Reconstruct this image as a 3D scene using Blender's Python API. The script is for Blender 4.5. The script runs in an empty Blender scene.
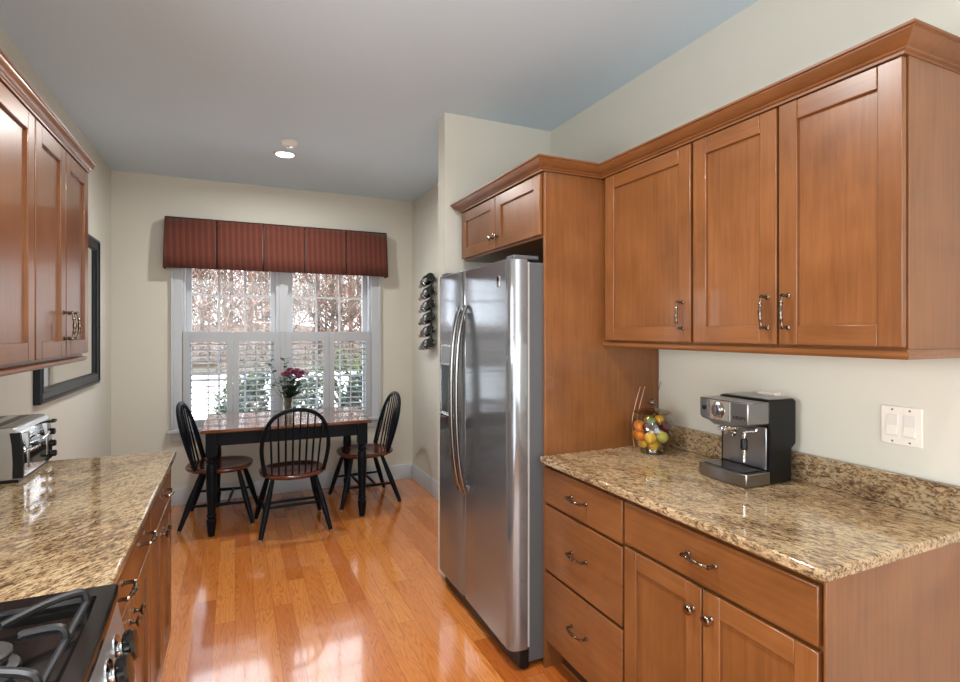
import bpy, bmesh, math, random
from mathutils import Vector, Matrix
random.seed(7)
S = bpy.context.scene
C = S.collection
PI = math.pi
R = math.radians

# ------------------------------------------------------------------ camera, world, sun, big lights, exposure
cam = bpy.data.objects.new('camera', bpy.data.cameras.new('camera')); C.objects.link(cam)
cam.location = (0, 0, 1.45); cam.rotation_euler = (R(90), 0, R(-24.6))
cam.data.sensor_width = 36; cam.data.lens = 535/960*36; cam.data.shift_y = -10/960; cam.data.clip_start = 0.02; cam.data.clip_end = 400
S.camera = cam
W = bpy.data.worlds.new('sky'); S.world = W; W.use_nodes = True
bg = W.node_tree.nodes['Background']; bg.inputs['Color'].default_value = (0.88, 0.93, 1.0, 1); bg.inputs['Strength'].default_value = 6.5
sun = bpy.data.objects.new('sun', bpy.data.lights.new('sun', 'SUN')); C.objects.link(sun)
sun.data.energy = 4; sun.data.angle = R(1); sun.data.color = (1, .95, .86); sun.rotation_euler = (R(42), 0, R(-35))
def area(name, loc, rot, sx, sy, watts, col=(1, 1, 1), disk=False, spread=180):
    l = bpy.data.lights.new(name, 'AREA'); l.shape = 'DISK' if disk else 'RECTANGLE'
    l.size = sx
    if not disk: l.size_y = sy
    l.energy = watts; l.color = col; l.spread = R(spread)
    o = bpy.data.objects.new(name, l); C.objects.link(o); o.location = loc; o.rotation_euler = rot
    return o
area('left_fill', (-.86, -.75, 1.2), (0, R(-112), 0), 2.1, 1.9, 52, (.9, .96, 1))  # added soft fill in front of the solid left wall, no door there
area('right_fill', (1.81, -1.45, 1.35), (0, R(115), 0), 1.8, 1.7, 38, (.9, .96, 1))  # added fill on the solid right wall behind the camera, no window
area('rear_fill', (0.45, -2.55, 1.55), (R(-90), 0, R(180)), 2.5, 2.0, 62, (.95, .98, 1))  # unseen fill added behind the camera to lift the faces turned toward it
area('range_side_fill', (-.885, .78, 1.7), (0, R(-98), 0), 1.0, .8, 40, (.95, .98, 1))  # out-of-frame fill added to brighten the right cabinets and upper wall, no window
for k, (x, y, e) in enumerate(((0.3, 0.25, 8), (0.35, 1.5, 30))):
    area('kitchen_downlight', (x, y, 2.725), (0, 0, 0), .16, .16, e, (1, .97, .93), True, 160)
area('dining_downlight', (0.33, 4.12, 2.722), (0, 0, 0), .12, .12, 46, (1, .98, .95), True, 175)
area('under_cabinet_lamp', (1.73, 1.36, 1.384), (0, 0, 0), .05, 1.05, .25, (1, .97, .92))
S.view_settings.view_transform = 'Standard'; S.view_settings.look = 'None'; S.view_settings.gamma = 1
S.view_settings.use_curve_mapping = False; S.view_settings.exposure = 0.0

# ------------------------------------------------------------------ material helpers
def lin(*c):
    return tuple(((v/255)/12.92 if v/255 <= .04045 else ((v/255+.055)/1.055)**2.4) for v in c) + (1,)
def newmat(name, col=(.5, .5, .5, 1), rough=.5, metal=0, **kw):
    m = bpy.data.materials.new(name); m.use_nodes = True
    b = m.node_tree.nodes['Principled BSDF']
    b.inputs['Base Color'].default_value = col; b.inputs['Roughness'].default_value = rough; b.inputs['Metallic'].default_value = metal
    for k, v in kw.items(): b.inputs[k.replace('_', ' ')].default_value = v
    return m, m.node_tree, b
def node(nt, t, ins=None, **props):
    n = nt.nodes.new(t)
    for k, v in props.items(): setattr(n, k, v)
    if ins:
        for k, v in ins.items():
            if hasattr(v, 'is_output'): nt.links.new(v, n.inputs[k])
            else: n.inputs[k].default_value = v
    return n
def ramp(nt, fac, stops, interp='LINEAR'):
    n = nt.nodes.new('ShaderNodeValToRGB'); n.color_ramp.interpolation = interp
    e = n.color_ramp.elements
    while len(e) < len(stops): e.new(.5)
    for i, (p, c) in enumerate(stops): e[i].position = p; e[i].color = c
    nt.links.new(fac, n.inputs['Fac']); return n.outputs['Color']
def coords(nt, scale=(1, 1, 1), rot=(0, 0, 0), which='Object', loc=None):
    tc = node(nt, 'ShaderNodeTexCoord')
    mp = node(nt, 'ShaderNodeMapping', {'Vector': tc.outputs[which], 'Scale': scale, 'Rotation': rot})
    if loc is not None: nt.links.new(loc, mp.inputs['Location'])
    return mp.outputs['Vector']
def noise(nt, vec, scale, detail=4, rough=.55, dist=0):
    return node(nt, 'ShaderNodeTexNoise', {'Vector': vec, 'Scale': scale, 'Detail': detail, 'Roughness': rough, 'Distortion': dist}).outputs['Fac']
def mix(nt, a, b, fac, mode='MIX'):
    n = node(nt, 'ShaderNodeMix', data_type='RGBA', blend_type=mode)
    for k, v in ((0, fac), (6, a), (7, b)):
        if hasattr(v, 'is_output'): nt.links.new(v, n.inputs[k])
        else: n.inputs[k].default_value = v
    return n.outputs[2]
def math_(nt, op, a, b=0.0):
    n = node(nt, 'ShaderNodeMath', operation=op)
    for k, v in ((0, a), (1, b)):
        if hasattr(v, 'is_output'): nt.links.new(v, n.inputs[k])
        else: n.inputs[k].default_value = v
    return n.outputs[0]
def bump(nt, b, h, strength, dist=.01):
    n = node(nt, 'ShaderNodeBump', {'Height': h, 'Strength': strength, 'Distance': dist})
    nt.links.new(n.outputs['Normal'], b.inputs['Normal'])

def wood(name, axis, c1, c2, c3, rough=.3, coat=.22):
    m, nt, b = newmat(name, c2, rough, Coat_Weight=coat, Coat_Roughness=.06)
    sc = [34, 34, 34]; sc['XYZ'.index(axis)] = 1.6
    oi = node(nt, 'ShaderNodeObjectInfo')
    off = node(nt, 'ShaderNodeCombineXYZ', {0: math_(nt, 'MULTIPLY', oi.outputs['Random'], 37.0), 1: math_(nt, 'MULTIPLY', oi.outputs['Random'], 71.0), 2: math_(nt, 'MULTIPLY', oi.outputs['Random'], 53.0)})
    v = coords(nt, tuple(sc), loc=off.outputs[0])
    n1 = noise(nt, v, 2.2, 6, .6, .8)
    v2 = coords(nt, (3, 3, 3), loc=off.outputs[0])
    n2 = noise(nt, v2, 1.6, 3, .5, .4)
    f = math_(nt, 'ADD', math_(nt, 'MULTIPLY', n1, .5), math_(nt, 'MULTIPLY', n2, .5))
    col = ramp(nt, f, [(.3, c1), (.5, c2), (.72, c3)])
    var = math_(nt, 'ADD', math_(nt, 'MULTIPLY', oi.outputs['Random'], .14), .93)
    hs = node(nt, 'ShaderNodeHueSaturation', {'Color': col, 'Value': var})
    nt.links.new(hs.outputs[0], b.inputs['Base Color'])
    bump(nt, b, n1, .012, .001)
    return m
K1, K2, K3 = lin(101, 60, 29), lin(122, 75, 39), lin(139, 89, 50)
M = {}
M['wood_z'] = wood('maple_vertical', 'Z', K1, K2, K3)
M['wood_y'] = wood('maple_lengthwise', 'Y', K1, K2, K3)
M['wood_crown'] = wood('maple_molding', 'Y', K1, K2, K3, .42, .0)
M['table_wood'] = wood('table_top_wood', 'X', lin(84, 46, 30), lin(106, 60, 38), lin(124, 74, 48), .1, 1.0)
M['seat_wood'] = wood('chair_seat_wood', 'Y', lin(62, 28, 20), lin(92, 44, 30), lin(124, 66, 42), .2, .5)
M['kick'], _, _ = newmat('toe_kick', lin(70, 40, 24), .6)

def wall_mat(name, col, rough=.75):
    m, nt, b = newmat(name, col, rough)
    v = coords(nt); n = noise(nt, v, 180, 2); bump(nt, b, n, .06, .002)
    n2 = noise(nt, v, 1.1, 2)
    c = mix(nt, col, (col[0]*.93, col[1]*.93, col[2]*.93, 1), n2); nt.links.new(c, b.inputs['Base Color'])
    return m
M['wall'] = wall_mat('beige_wall_paint', lin(212, 209, 197))
M['ceiling'] = wall_mat('ceiling_paint', lin(208, 226, 238), .85)
M['trim'], _, _ = newmat('white_trim_paint', lin(190, 194, 199), .35)
M['shutter'], _, _ = newmat('white_shutter_paint', lin(174, 177, 181), .38)
M['plastic'], _, _ = newmat('white_plastic', lin(232, 226, 216), .35)
M['switch_grey'], _, _ = newmat('white_rocker_plastic', lin(220, 216, 210), .3)

def floor_mat():
    m, nt, b = newmat('oak_floor', rough=.2, Coat_Weight=.8, Coat_Roughness=.07)
    tc = node(nt, 'ShaderNodeTexCoord'); sp = node(nt, 'ShaderNodeSeparateXYZ', {0: tc.outputs['Object']})
    x, y = sp.outputs[0], sp.outputs[1]
    w = .092
    xi = math_(nt, 'FLOOR', math_(nt, 'DIVIDE', x, w)); xf = math_(nt, 'FRACT', math_(nt, 'DIVIDE', x, w))
    wn = node(nt, 'ShaderNodeTexWhiteNoise', noise_dimensions='1D'); nt.links.new(xi, wn.inputs['W'])
    yy = math_(nt, 'DIVIDE', math_(nt, 'ADD', y, math_(nt, 'MULTIPLY', wn.outputs[0], 3.1)), 1.15)
    yi = math_(nt, 'FLOOR', yy); yf = math_(nt, 'FRACT', yy)
    cb = node(nt, 'ShaderNodeCombineXYZ', {0: xi, 1: yi})
    wn2 = node(nt, 'ShaderNodeTexWhiteNoise', noise_dimensions='2D'); nt.links.new(cb.outputs[0], wn2.inputs['Vector'])
    rnd = wn2.outputs[0]
    # cathedral grain: noise field squeezed along the plank, then turned into rings
    gv = node(nt, 'ShaderNodeCombineXYZ', {0: math_(nt, 'MULTIPLY', x, 13.0), 1: math_(nt, 'MULTIPLY', y, 1.2), 2: math_(nt, 'MULTIPLY', rnd, 90.0)})
    n1 = noise(nt, gv.outputs[0], 1.1, 2, .5, .3)
    ring = math_(nt, 'FRACT', math_(nt, 'MULTIPLY', n1, 20.0))
    ring = math_(nt, 'ABSOLUTE', math_(nt, 'SUBTRACT', ring, .5))
    fv = node(nt, 'ShaderNodeCombineXYZ', {0: math_(nt, 'MULTIPLY', x, 120.0), 1: math_(nt, 'MULTIPLY', y, 4.0), 2: math_(nt, 'MULTIPLY', rnd, 40.0)})
    fine = noise(nt, fv.outputs[0], 1.0, 4, .6)
    base = ramp(nt, rnd, [(0, lin(180, 96, 40)), (.35, lin(206, 124, 58)), (.7, lin(218, 138, 68)), (1, lin(196, 110, 48))])
    g = math_(nt, 'ADD', math_(nt, 'MULTIPLY', ring, .8), math_(nt, 'MULTIPLY', fine, .6))
    gc = ramp(nt, g, [(.25, (.66, .58, .5, 1)), (.5, (1, 1, 1, 1)), (.8, (1.06, 1.08, 1.1, 1))])
    col = mix(nt, base, gc, .8, 'MULTIPLY')
    sx = math_(nt, 'MINIMUM', xf, math_(nt, 'SUBTRACT', 1.0, xf)); sy = math_(nt, 'MINIMUM', yf, math_(nt, 'SUBTRACT', 1.0, yf))
    seam = math_(nt, 'MAXIMUM', math_(nt, 'LESS_THAN', sx, .012), math_(nt, 'LESS_THAN', sy, .0012))
    col = mix(nt, col, lin(110, 60, 28), math_(nt, 'MULTIPLY', seam, .6))
    nt.links.new(col, b.inputs['Base Color'])
    wv = noise(nt, coords(nt, (6, 1.2, 1)), 1.0, 2)
    bump(nt, b, math_(nt, 'SUBTRACT', wv, math_(nt, 'MULTIPLY', seam, .15)), .06, .01)
    return m
M['floor'] = floor_mat()

def granite(ang, k=1.0):
    m, nt, b = newmat('speckled_granite', rough=.07, Specular_IOR_Level=.6)
    tc = node(nt, 'ShaderNodeTexCoord'); rot = node(nt, 'ShaderNodeMapping', {'Vector': tc.outputs['Object'], 'Rotation': (0, 0, R(-ang))}).outputs['Vector']
    def st(sc): return node(nt, 'ShaderNodeMapping', {'Vector': rot, 'Scale': sc}).outputs['Vector']
    n1 = noise(nt, st((26, 62, 62)), 1.0, 7, .64, 1.4)
    n2 = noise(nt, st((56, 150, 150)), 1.0, 4, .6, .9)
    n3 = noise(nt, st((3.5, 5, 5)), 1.0, 3, .5)
    base = ramp(nt, math_(nt, 'ADD', math_(nt, 'MULTIPLY', n1, .7), math_(nt, 'MULTIPLY', n3, .3)),
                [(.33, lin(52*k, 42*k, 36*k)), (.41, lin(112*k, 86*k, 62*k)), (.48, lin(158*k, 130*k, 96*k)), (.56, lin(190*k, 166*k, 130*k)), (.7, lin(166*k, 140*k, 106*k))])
    sp = ramp(nt, n2, [(.4, (1, 1, 1, 1)), (.48, (0, 0, 0, 1))])
    col = mix(nt, base, lin(58, 44, 36), math_(nt, 'MULTIPLY', node(nt, 'ShaderNodeRGBToBW', {0: sp}).outputs[0], .8))
    nt.links.new(col, b.inputs['Base Color'])
    return m
M['granite'] = granite(105); M['granite_left'] = granite(53, .97); M['granite_shaded'] = granite(105, .82)  # backsplash copy is the same stone, its shade painted in as darker colour

def steel(name, col, rough, wob=.0, brush=None):
    m, nt, b = newmat(name, col, rough, 1.0)
    if brush:
        v = coords(nt, brush); n = noise(nt, v, 1.0, 3)
        rr = math_(nt, 'ADD', math_(nt, 'MULTIPLY', n, .1), rough-.05); nt.links.new(rr, b.inputs['Roughness'])
    if wob:
        n2 = noise(nt, coords(nt, (1, 5, 3)), 1.0, 1); bump(nt, b, n2, wob, .02)
    return m
M['steel'] = steel('brushed_stainless', lin(142, 146, 151), .14, .03, None)
_nt = M['steel'].node_tree; _b = _nt.nodes['Principled BSDF']; _b.inputs['Metallic'].default_value = .75; _b.inputs['Anisotropic'].default_value = .92; _b.inputs['Anisotropic Rotation'].default_value = 0
_t = node(_nt, 'ShaderNodeTangent', direction_type='RADIAL', axis='Z'); _nt.links.new(_t.outputs[0], _b.inputs['Tangent'])
M['steel_plain'] = steel('satin_steel', lin(146, 147, 149), .28)
M['handle_steel'] = steel('dark_satin_steel', lin(140, 140, 140), .22)
M['toaster_steel'] = steel('light_brushed_steel', lin(188, 187, 185), .32)
M['panel_steel'] = steel('satin_panel_steel', lin(205, 205, 206), .42)
M['chrome'] = steel('chrome', lin(225, 225, 225), .05)
M['pewter'] = steel('antique_pewter', lin(126, 112, 98), .24)
M['fridge_side'], _, _ = newmat('grey_painted_steel', lin(88, 90, 93), .45, .2)
M['gasket'], _, _ = newmat('pale_gasket', lin(190, 190, 188), .5)
M['black_gloss'], _, _ = newmat('black_enamel', lin(22, 20, 20), .1)
M['black_plastic'], _, _ = newmat('black_plastic', lin(14, 14, 15), .36, Specular_IOR_Level=.3)
M['iron'], _, _ = newmat('cast_iron', lin(22, 21, 23), .5)
M['cap'], _, _ = newmat('burner_cap_enamel', lin(52, 48, 46), .5)
M['navy'], _, _ = newmat('black_navy_paint', lin(18, 21, 27), .34, Specular_IOR_Level=.1)
M['frame_black'], _, _ = newmat('black_frame_lacquer', lin(26, 30, 38), .3, Specular_IOR_Level=.3)
M['tan'], _, _ = newmat('worn_wood', lin(150, 110, 80), .6)
M['mirror'] = steel('mirror_glass', lin(235, 235, 235), .01)
M['wine'], _, _ = newmat('dark_bottle_glass', lin(12, 14, 14), .06, Specular_IOR_Level=.7)
M['foil_pink'], _, _ = newmat('rose_foil', lin(178, 110, 104), .4, .3)
M['foil_silver'], _, _ = newmat('silver_foil', lin(170, 172, 176), .25, .8)
M['foil_black'], _, _ = newmat('black_foil', lin(40, 42, 48), .3, .4)

def stripe():
    m, nt, b = newmat('red_striped_fabric', rough=.85, Sheen_Weight=.2)
    tc = node(nt, 'ShaderNodeTexCoord'); sp = node(nt, 'ShaderNodeSeparateXYZ', {0: tc.outputs['Object']})
    u = math_(nt, 'ADD', sp.outputs[0], sp.outputs[1])
    f = math_(nt, 'FRACT', math_(nt, 'DIVIDE', u, .046))
    c = ramp(nt, f, [(0, lin(92, 41, 29)), (.28, lin(96, 43, 29)), (.34, lin(120, 62, 40)), (.42, lin(103, 48, 32)), (.6, lin(120, 62, 40)), (.72, lin(101, 46, 31)), (.95, lin(92, 41, 29))])
    n = noise(nt, coords(nt, (400, 400, 400)), 1, 2)
    c = mix(nt, c, lin(57, 22, 15), math_(nt, 'MULTIPLY', n, .3)); nt.links.new(c, b.inputs['Base Color'])
    return m
M['fabric'] = stripe()
M['fabric_dark'], _, _ = newmat('dark_piping', lin(52, 22, 20), .8)

def thin_glass(name, tint=(1, 1, 1, 1), base=.04, edge=.5):
    m = bpy.data.materials.new(name); m.use_nodes = True; nt = m.node_tree; nt.nodes.clear()
    out = node(nt, 'ShaderNodeOutputMaterial'); t = node(nt, 'ShaderNodeBsdfTransparent', {'Color': tint}); g = node(nt, 'ShaderNodeBsdfGlossy', {'Roughness': .02})
    lw = node(nt, 'ShaderNodeLayerWeight', {'Blend': .35})
    f = math_(nt, 'ADD', math_(nt, 'MULTIPLY', math_(nt, 'POWER', lw.outputs['Facing'], 3.0), edge), base)
    mx = node(nt, 'ShaderNodeMixShader', {0: f, 1: t.outputs[0], 2: g.outputs[0]}); nt.links.new(mx.outputs[0], out.inputs[0])
    return m
M['pane'] = thin_glass('window_glass', (.97, .98, .98, 1), .03, .4)
M['glass'] = thin_glass('jar_glass', (.9, .9, .86, 1), .07, .75)
def emit(name, col, s):
    m, nt, b = newmat(name, col, .5); b.inputs['Emission Color'].default_value = col; b.inputs['Emission Strength'].default_value = s; return m
M['lid_glass'] = thin_glass('amber_lid_glass', (.74, .64, .52, 1), .1, .7)
M['lamp'] = emit('lit_lamp_lens', (1, .95, .86, 1), 6)

# ------------------------------------------------------------------ mesh helpers
MW = {}
def bx(bm, x0, x1, y0, y1, z0, z1, mi=0):
    vs = [bm.verts.new((x, y, z)) for x in (x0, x1) for y in (y0, y1) for z in (z0, z1)]
    for f in ((0, 1, 3, 2), (4, 6, 7, 5), (0, 4, 5, 1), (2, 3, 7, 6), (0, 2, 6, 4), (1, 5, 7, 3)):
        bm.faces.new([vs[i] for i in f]).material_index = mi
    return vs
def rings_to_mesh(bm, rings, cap0=True, cap1=True, closed=True, mi=0):
    rr = [[bm.verts.new(p) for p in r] for r in rings]
    n = len(rr[0])
    for a, b in zip(rr, rr[1:]):
        for i in range(n if closed else n-1):
            bm.faces.new((a[i], a[(i+1) % n], b[(i+1) % n], b[i])).material_index = mi
    if cap0: bm.faces.new(rr[0][::-1]).material_index = mi
    if cap1: bm.faces.new(rr[-1]).material_index = mi
def tube(bm, pts, r, seg=10, mi=0):
    pts = [Vector(p) for p in pts]; n = len(pts)
    rs = r if isinstance(r, (list, tuple)) else [r]*n
    d0 = (pts[1]-pts[0]).normalized()
    up = Vector((0, 0, 1)) if abs(d0.z) < .9 else Vector((1, 0, 0))
    u = d0.cross(up).normalized(); rings = []
    for i, p in enumerate(pts):
        d = (pts[min(i+1, n-1)]-pts[max(i-1, 0)]).normalized()
        u = (u-d*u.dot(d)).normalized(); v = d.cross(u)
        rings.append([p+(u*math.cos(2*PI*k/seg)+v*math.sin(2*PI*k/seg))*rs[i] for k in range(seg)])
    rings_to_mesh(bm, rings, mi=mi)
def lathe(bm, prof, seg=24, o=(0, 0, 0), d=(0, 0, 1), mi=0, cap=True):
    d = Vector(d).normalized(); o = Vector(o)
    up = Vector((0, 0, 1)) if abs(d.z) < .9 else Vector((1, 0, 0))
    u = d.cross(up).normalized(); v = d.cross(u)
    rings = [[o+d*h+(u*math.cos(2*PI*k/seg)+v*math.sin(2*PI*k/seg))*max(r, .0004) for k in range(seg)] for r, h in prof]
    rings_to_mesh(bm, rings, cap, cap, mi=mi)
def prism(bm, poly, f0, f1, mi=0):          # poly 2D, f0/f1 map (a,b)->3D
    rings_to_mesh(bm, [[f0(*p) for p in poly], [f1(*p) for p in poly]], mi=mi)
def smooth_path(pts, n=8):
    pts = [Vector(p) for p in pts]; out = []
    P = [pts[0]]+pts+[pts[-1]]
    for i in range(1, len(P)-2):
        for k in range(n):
            t = k/n; a, b, c, d = P[i-1], P[i], P[i+1], P[i+2]
            out.append(.5*((2*b)+(c-a)*t+(2*a-5*b+4*c-d)*t*t+(3*b-a-3*c+d)*t**3))
    out.append(pts[-1]); return out
def sweep(bm, path, prof, mi=0):             # path 2D, outward = left normal; prof (out, z) polygon
    P = [Vector(p) for p in path]; rings = []
    def nrm(a, b):
        d = (b-a).normalized(); return Vector((-d.y, d.x))
    for i, p in enumerate(P):
        ns = []
        if i > 0: ns.append(nrm(P[i-1], p))
        if i < len(P)-1: ns.append(nrm(p, P[i+1]))
        o = ns[0] if len(ns) == 1 else (ns[0]+ns[1])/(1+ns[0].dot(ns[1]))
        rings.append([(p.x+o.x*a, p.y+o.y*a, z) for a, z in prof])
    rings_to_mesh(bm, rings, mi=mi)

def tag(o, label, cat, group=None):
    o['label'] = label; o['category'] = cat
    if group: o['group'] = group
    return o
def thing(name, label, cat, loc=(0, 0, 0), rz=0, group=None):
    o = bpy.data.objects.new(name, None); C.objects.link(o); o.empty_display_size = .05
    o.location = loc; o.rotation_euler = (0, 0, rz); tag(o, label, cat, group)
    MW[o.name] = Matrix.Translation(loc) @ Matrix.Rotation(rz, 4, 'Z')
    return o
def obj(name, bm, mats, parent=None, world=True, bevel=0, loc=None, ang=35, label=None, seg=2):
    """link bm as ONE mesh object. world: verts are world coords (moved into the parent's frame or to loc)."""
    if not isinstance(mats, (list, tuple)): mats = [mats]
    bmesh.ops.recalc_face_normals(bm, faces=bm.faces)
    mw = Matrix.Identity(4)
    if parent is not None: mw = MW[parent.name]
    elif loc is not None: mw = Matrix.Translation(loc)
    if world: bmesh.ops.transform(bm, matrix=mw.inverted(), verts=bm.verts)
    me = bpy.data.meshes.new(name); bm.to_mesh(me); bm.free()
    for m in mats: me.materials.append(M[m] if isinstance(m, str) else m)
    me.polygons.foreach_set('use_smooth', [True]*len(me.polygons)); me.set_sharp_from_angle(angle=R(ang))
    o = bpy.data.objects.new(name, me); C.objects.link(o)
    if parent is not None: o.parent = parent
    elif loc is not None: o.location = loc
    MW[o.name] = mw
    if bevel:
        b = o.modifiers.new('bevel', 'BEVEL'); b.width = bevel; b.segments = seg; b.limit_method = 'ANGLE'; b.angle_limit = R(40)
    if label: o['label'] = label
    return o
def BM(): return bmesh.new()
def boxobj(name, b, mat, parent=None, bevel=.002, loc=None, label=None):
    bm = BM(); bx(bm, *b); return obj(name, bm, mat, parent, bevel=bevel, loc=loc, label=label)
def struct(name, bm, mat, bevel=0, parent=None):
    o = obj(name, bm, mat, parent, bevel=bevel); o['kind'] = 'structure'
    return o
def dup(root, loc, rz, label=None):
    def cp(o, p):
        c = o.copy(); C.objects.link(c)
        if p is not None: c.parent = p
        for ch in list(o.children): cp(ch, c)
        return c
    r = cp(root, None); r.location = loc; r.rotation_euler = (0, 0, rz)
    if label: r['label'] = label
    MW[r.name] = Matrix.Translation(loc) @ Matrix.Rotation(rz, 4, 'Z')
    return r

# ------------------------------------------------------------------ the room shell
XL, XR, YB, YF, ZC = -.9, 1.85, 5.11, -2.6, 2.735
XD, YW = 1.6, 2.945
bm = BM(); bx(bm, XL-.15, XR+.15, YF-.15, YB+.15, -.12, 0); struct('floor', bm, 'floor')
bm = BM(); bx(bm, XL-.15, XR+.15, YF-.15, YB+.15, ZC, ZC+.2); struct('ceiling', bm, 'ceiling')
bm = BM(); bx(bm, XL-.15, XL, YF-.15, YB+.15, 0, ZC); struct('wall_left', bm, 'wall')
bm = BM(); bx(bm, XR, XR+.15, YF-.15, YW, 0, ZC); struct('wall_right', bm, 'wall')
bm = BM(); bx(bm, 1.12, XR+.15, YW, YW+.11, 0, ZC); struct('wall_return', bm, 'wall')
bm = BM(); bx(bm, XD, XR+.15, YW+.11, YB+.15, 0, ZC); struct('wall_dining', bm, 'wall')
WX0, WX1, WZ0, WZ1 = -.40, 1.185, .63, 2.15
bm = BM()
bx(bm, XL, WX0, YB, YB+.15, 0, ZC); bx(bm, WX1, XD, YB, YB+.15, 0, ZC)
bx(bm, WX0, WX1, YB, YB+.15, 0, WZ0); bx(bm, WX0, WX1, YB, YB+.15, WZ1, ZC); struct('wall_back', bm, 'wall')
bm = BM(); bx(bm, XL, XR, YF-.15, YF, 0, ZC); struct('wall_front', bm, 'wall')
# baseboards
BP = [(0, 0), (.016, 0), (.016, .10), (.011, .115), (.011, .125), (.004, .138), (0, .138)]
def baseboard(name, path):
    bm = BM(); sweep(bm, path, BP); struct(name, bm, 'trim')
baseboard('baseboard_back', [(XD-.016, YB), (XL+.016, YB)][::1] and [(XL+.0, YB), (XD, YB)][::-1])
baseboard('baseboard_right', [(XD, YW+.11), (XD, YB-.016)])
baseboard('baseboard_left', [(XL, YB-.016), (XL, 2.80)])

# window_1: twin double-hung unit
w1 = bpy.data.objects.new('window_1', None); C.objects.link(w1); w1['kind'] = 'structure'; w1.location = (.39, YB, WZ0)
MW[w1.name] = Matrix.Translation((.39, YB, WZ0))
bm = BM()
for (a, b) in ((-.484, -.40), (1.185, 1.275)):
    bx(bm, a, b, YB-.022, YB, .60, 2.26)
    bx(bm, a+(.0 if a < 0 else .068), a+(.022 if a < 0 else .09), YB-.034, YB-.02, .60, 2.26)
bx(bm, -.484, 1.275, YB-.022, YB, WZ1, 2.26)
obj('casing', bm, 'trim', w1, bevel=.003)
bm = BM(); bx(bm, -.51, 1.30, YB-.055, YB+.10, .60, .632); obj('stool', bm, 'trim', w1, bevel=.006)
bm = BM(); bx(bm, -.485, 1.275, YB-.02, YB, .53, .60); obj('apron', bm, 'trim', w1, bevel=.004)
bm = BM(); bx(bm, .335, .435, YB-.0, YB+.12, WZ0, WZ1); bx(bm, .36, .41, YB-.012, YB+.0, 1.445, WZ1)
bx(bm, WX0, WX0+.02, YB, YB+.14, WZ0, WZ1); bx(bm, WX1-.02, WX1, YB, YB+.14, WZ0, WZ1); bx(bm, WX0, WX1, YB, YB+.14, WZ1-.02, WZ1)
obj('jamb', bm, 'trim', w1, bevel=.003)
for (a, b) in ((WX0+.02, .335), (.435, WX1-.02)):
    for (z0, z1, y) in ((1.395, WZ1-.02, YB+.075), (WZ0, 1.43, YB+.045)):
        bm = BM(); t = .045
        bx(bm, a, a+t, y, y+.03, z0, z1); bx(bm, b-t, b, y, y+.03, z0, z1)
        bx(bm, a+t, b-t, y, y+.03, z0, z0+.04); bx(bm, a+t, b-t, y, y+.03, z1-.04, z1)
        sash = obj('sash', bm, 'trim', w1, bevel=.003)
        bm = BM(); g = (b-a-2*t)/3
        for k in (1, 2): bx(bm, a+t+g*k-.008, a+t+g*k+.008, y+.007, y+.023, z0+.04, z1-.04)
        zm = (z0+z1)/2+(.0)
        bx(bm, a+t, b-t, y+.0075, y+.0225, zm-.008, zm+.008)
        obj('muntin', bm, 'trim', sash)
        bm = BM(); bx(bm, a+t-.002, b-t+.002, y+.013, y+.017, z0+.038, z1-.038); obj('pane', bm, 'pane', sash)

# ------------------------------------------------------------------ outdoors
def ground_mat(name, a, b_, scale):
    m, nt, b = newmat(name, a, .9)
    v = coords(nt); n = noise(nt, v, scale, 6, .7)
    nt.links.new(ramp(nt, n, [(.35, a), (.65, b_)]), b.inputs['Base Color']); return m
M['leaf_litter'] = ground_mat('leaf_litter', lin(56, 46, 30), lin(90, 78, 52), 2.2)
M['concrete'] = ground_mat('pale_concrete', lin(214, 214, 212), lin(228, 228, 226), 1.0)
M['bark'] = ground_mat('bare_bark', lin(40, 31, 27), lin(100, 88, 78), 3)
M['twig'] = ground_mat('pink_tan_twigs', lin(50, 32, 26), lin(142, 104, 90), 2.5)
M['twig_pale'] = ground_mat('pale_twigs', lin(104, 92, 82), lin(160, 148, 136), 2)
M['hill'] = ground_mat('wooded_hill', lin(64, 48, 40), lin(110, 90, 78), 1.2)
M['hedge'] = ground_mat('evergreen_leaves', lin(18, 32, 28), lin(44, 62, 52), 6)
M['hedge_light'] = ground_mat('bright_leaves', lin(48, 62, 26), lin(78, 90, 42), 6)
M['asphalt'] = ground_mat('dark_edging', lin(58, 54, 52), lin(80, 76, 72), 3)
GZ = -.42
bm = BM(); bx(bm, -60, 70, YB+.3, 120, GZ-.3, GZ); struct('ground', bm, 'leaf_litter')
bm = BM(); bx(bm, -40, 45, 7.0, 25.5, GZ, GZ+.02); struct('driveway', bm, 'concrete')
bm = BM(); bx(bm, -40, 45, 25.5, 25.9, GZ, GZ+.14); struct('kerb', bm, 'asphalt')
bm = BM()
prev = None
hx = [-90+6*i for i in range(38)]
rows = []
for j, (y, h) in enumerate(((62, 0), (75, 1.2), (95, 2.2), (118, 3.0))):
    rows.append([bm.verts.new((x*(y/62), y, GZ+h*(1+.25*math.sin(x*.09+j)+.15*math.sin(x*.31)))) for x in hx])
for a, b in zip(rows, rows[1:]):
    for i in range(len(hx)-1): bm.faces.new((a[i], a[i+1], b[i+1], b[i]))
struct('hillside', bm, 'hill')
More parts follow.
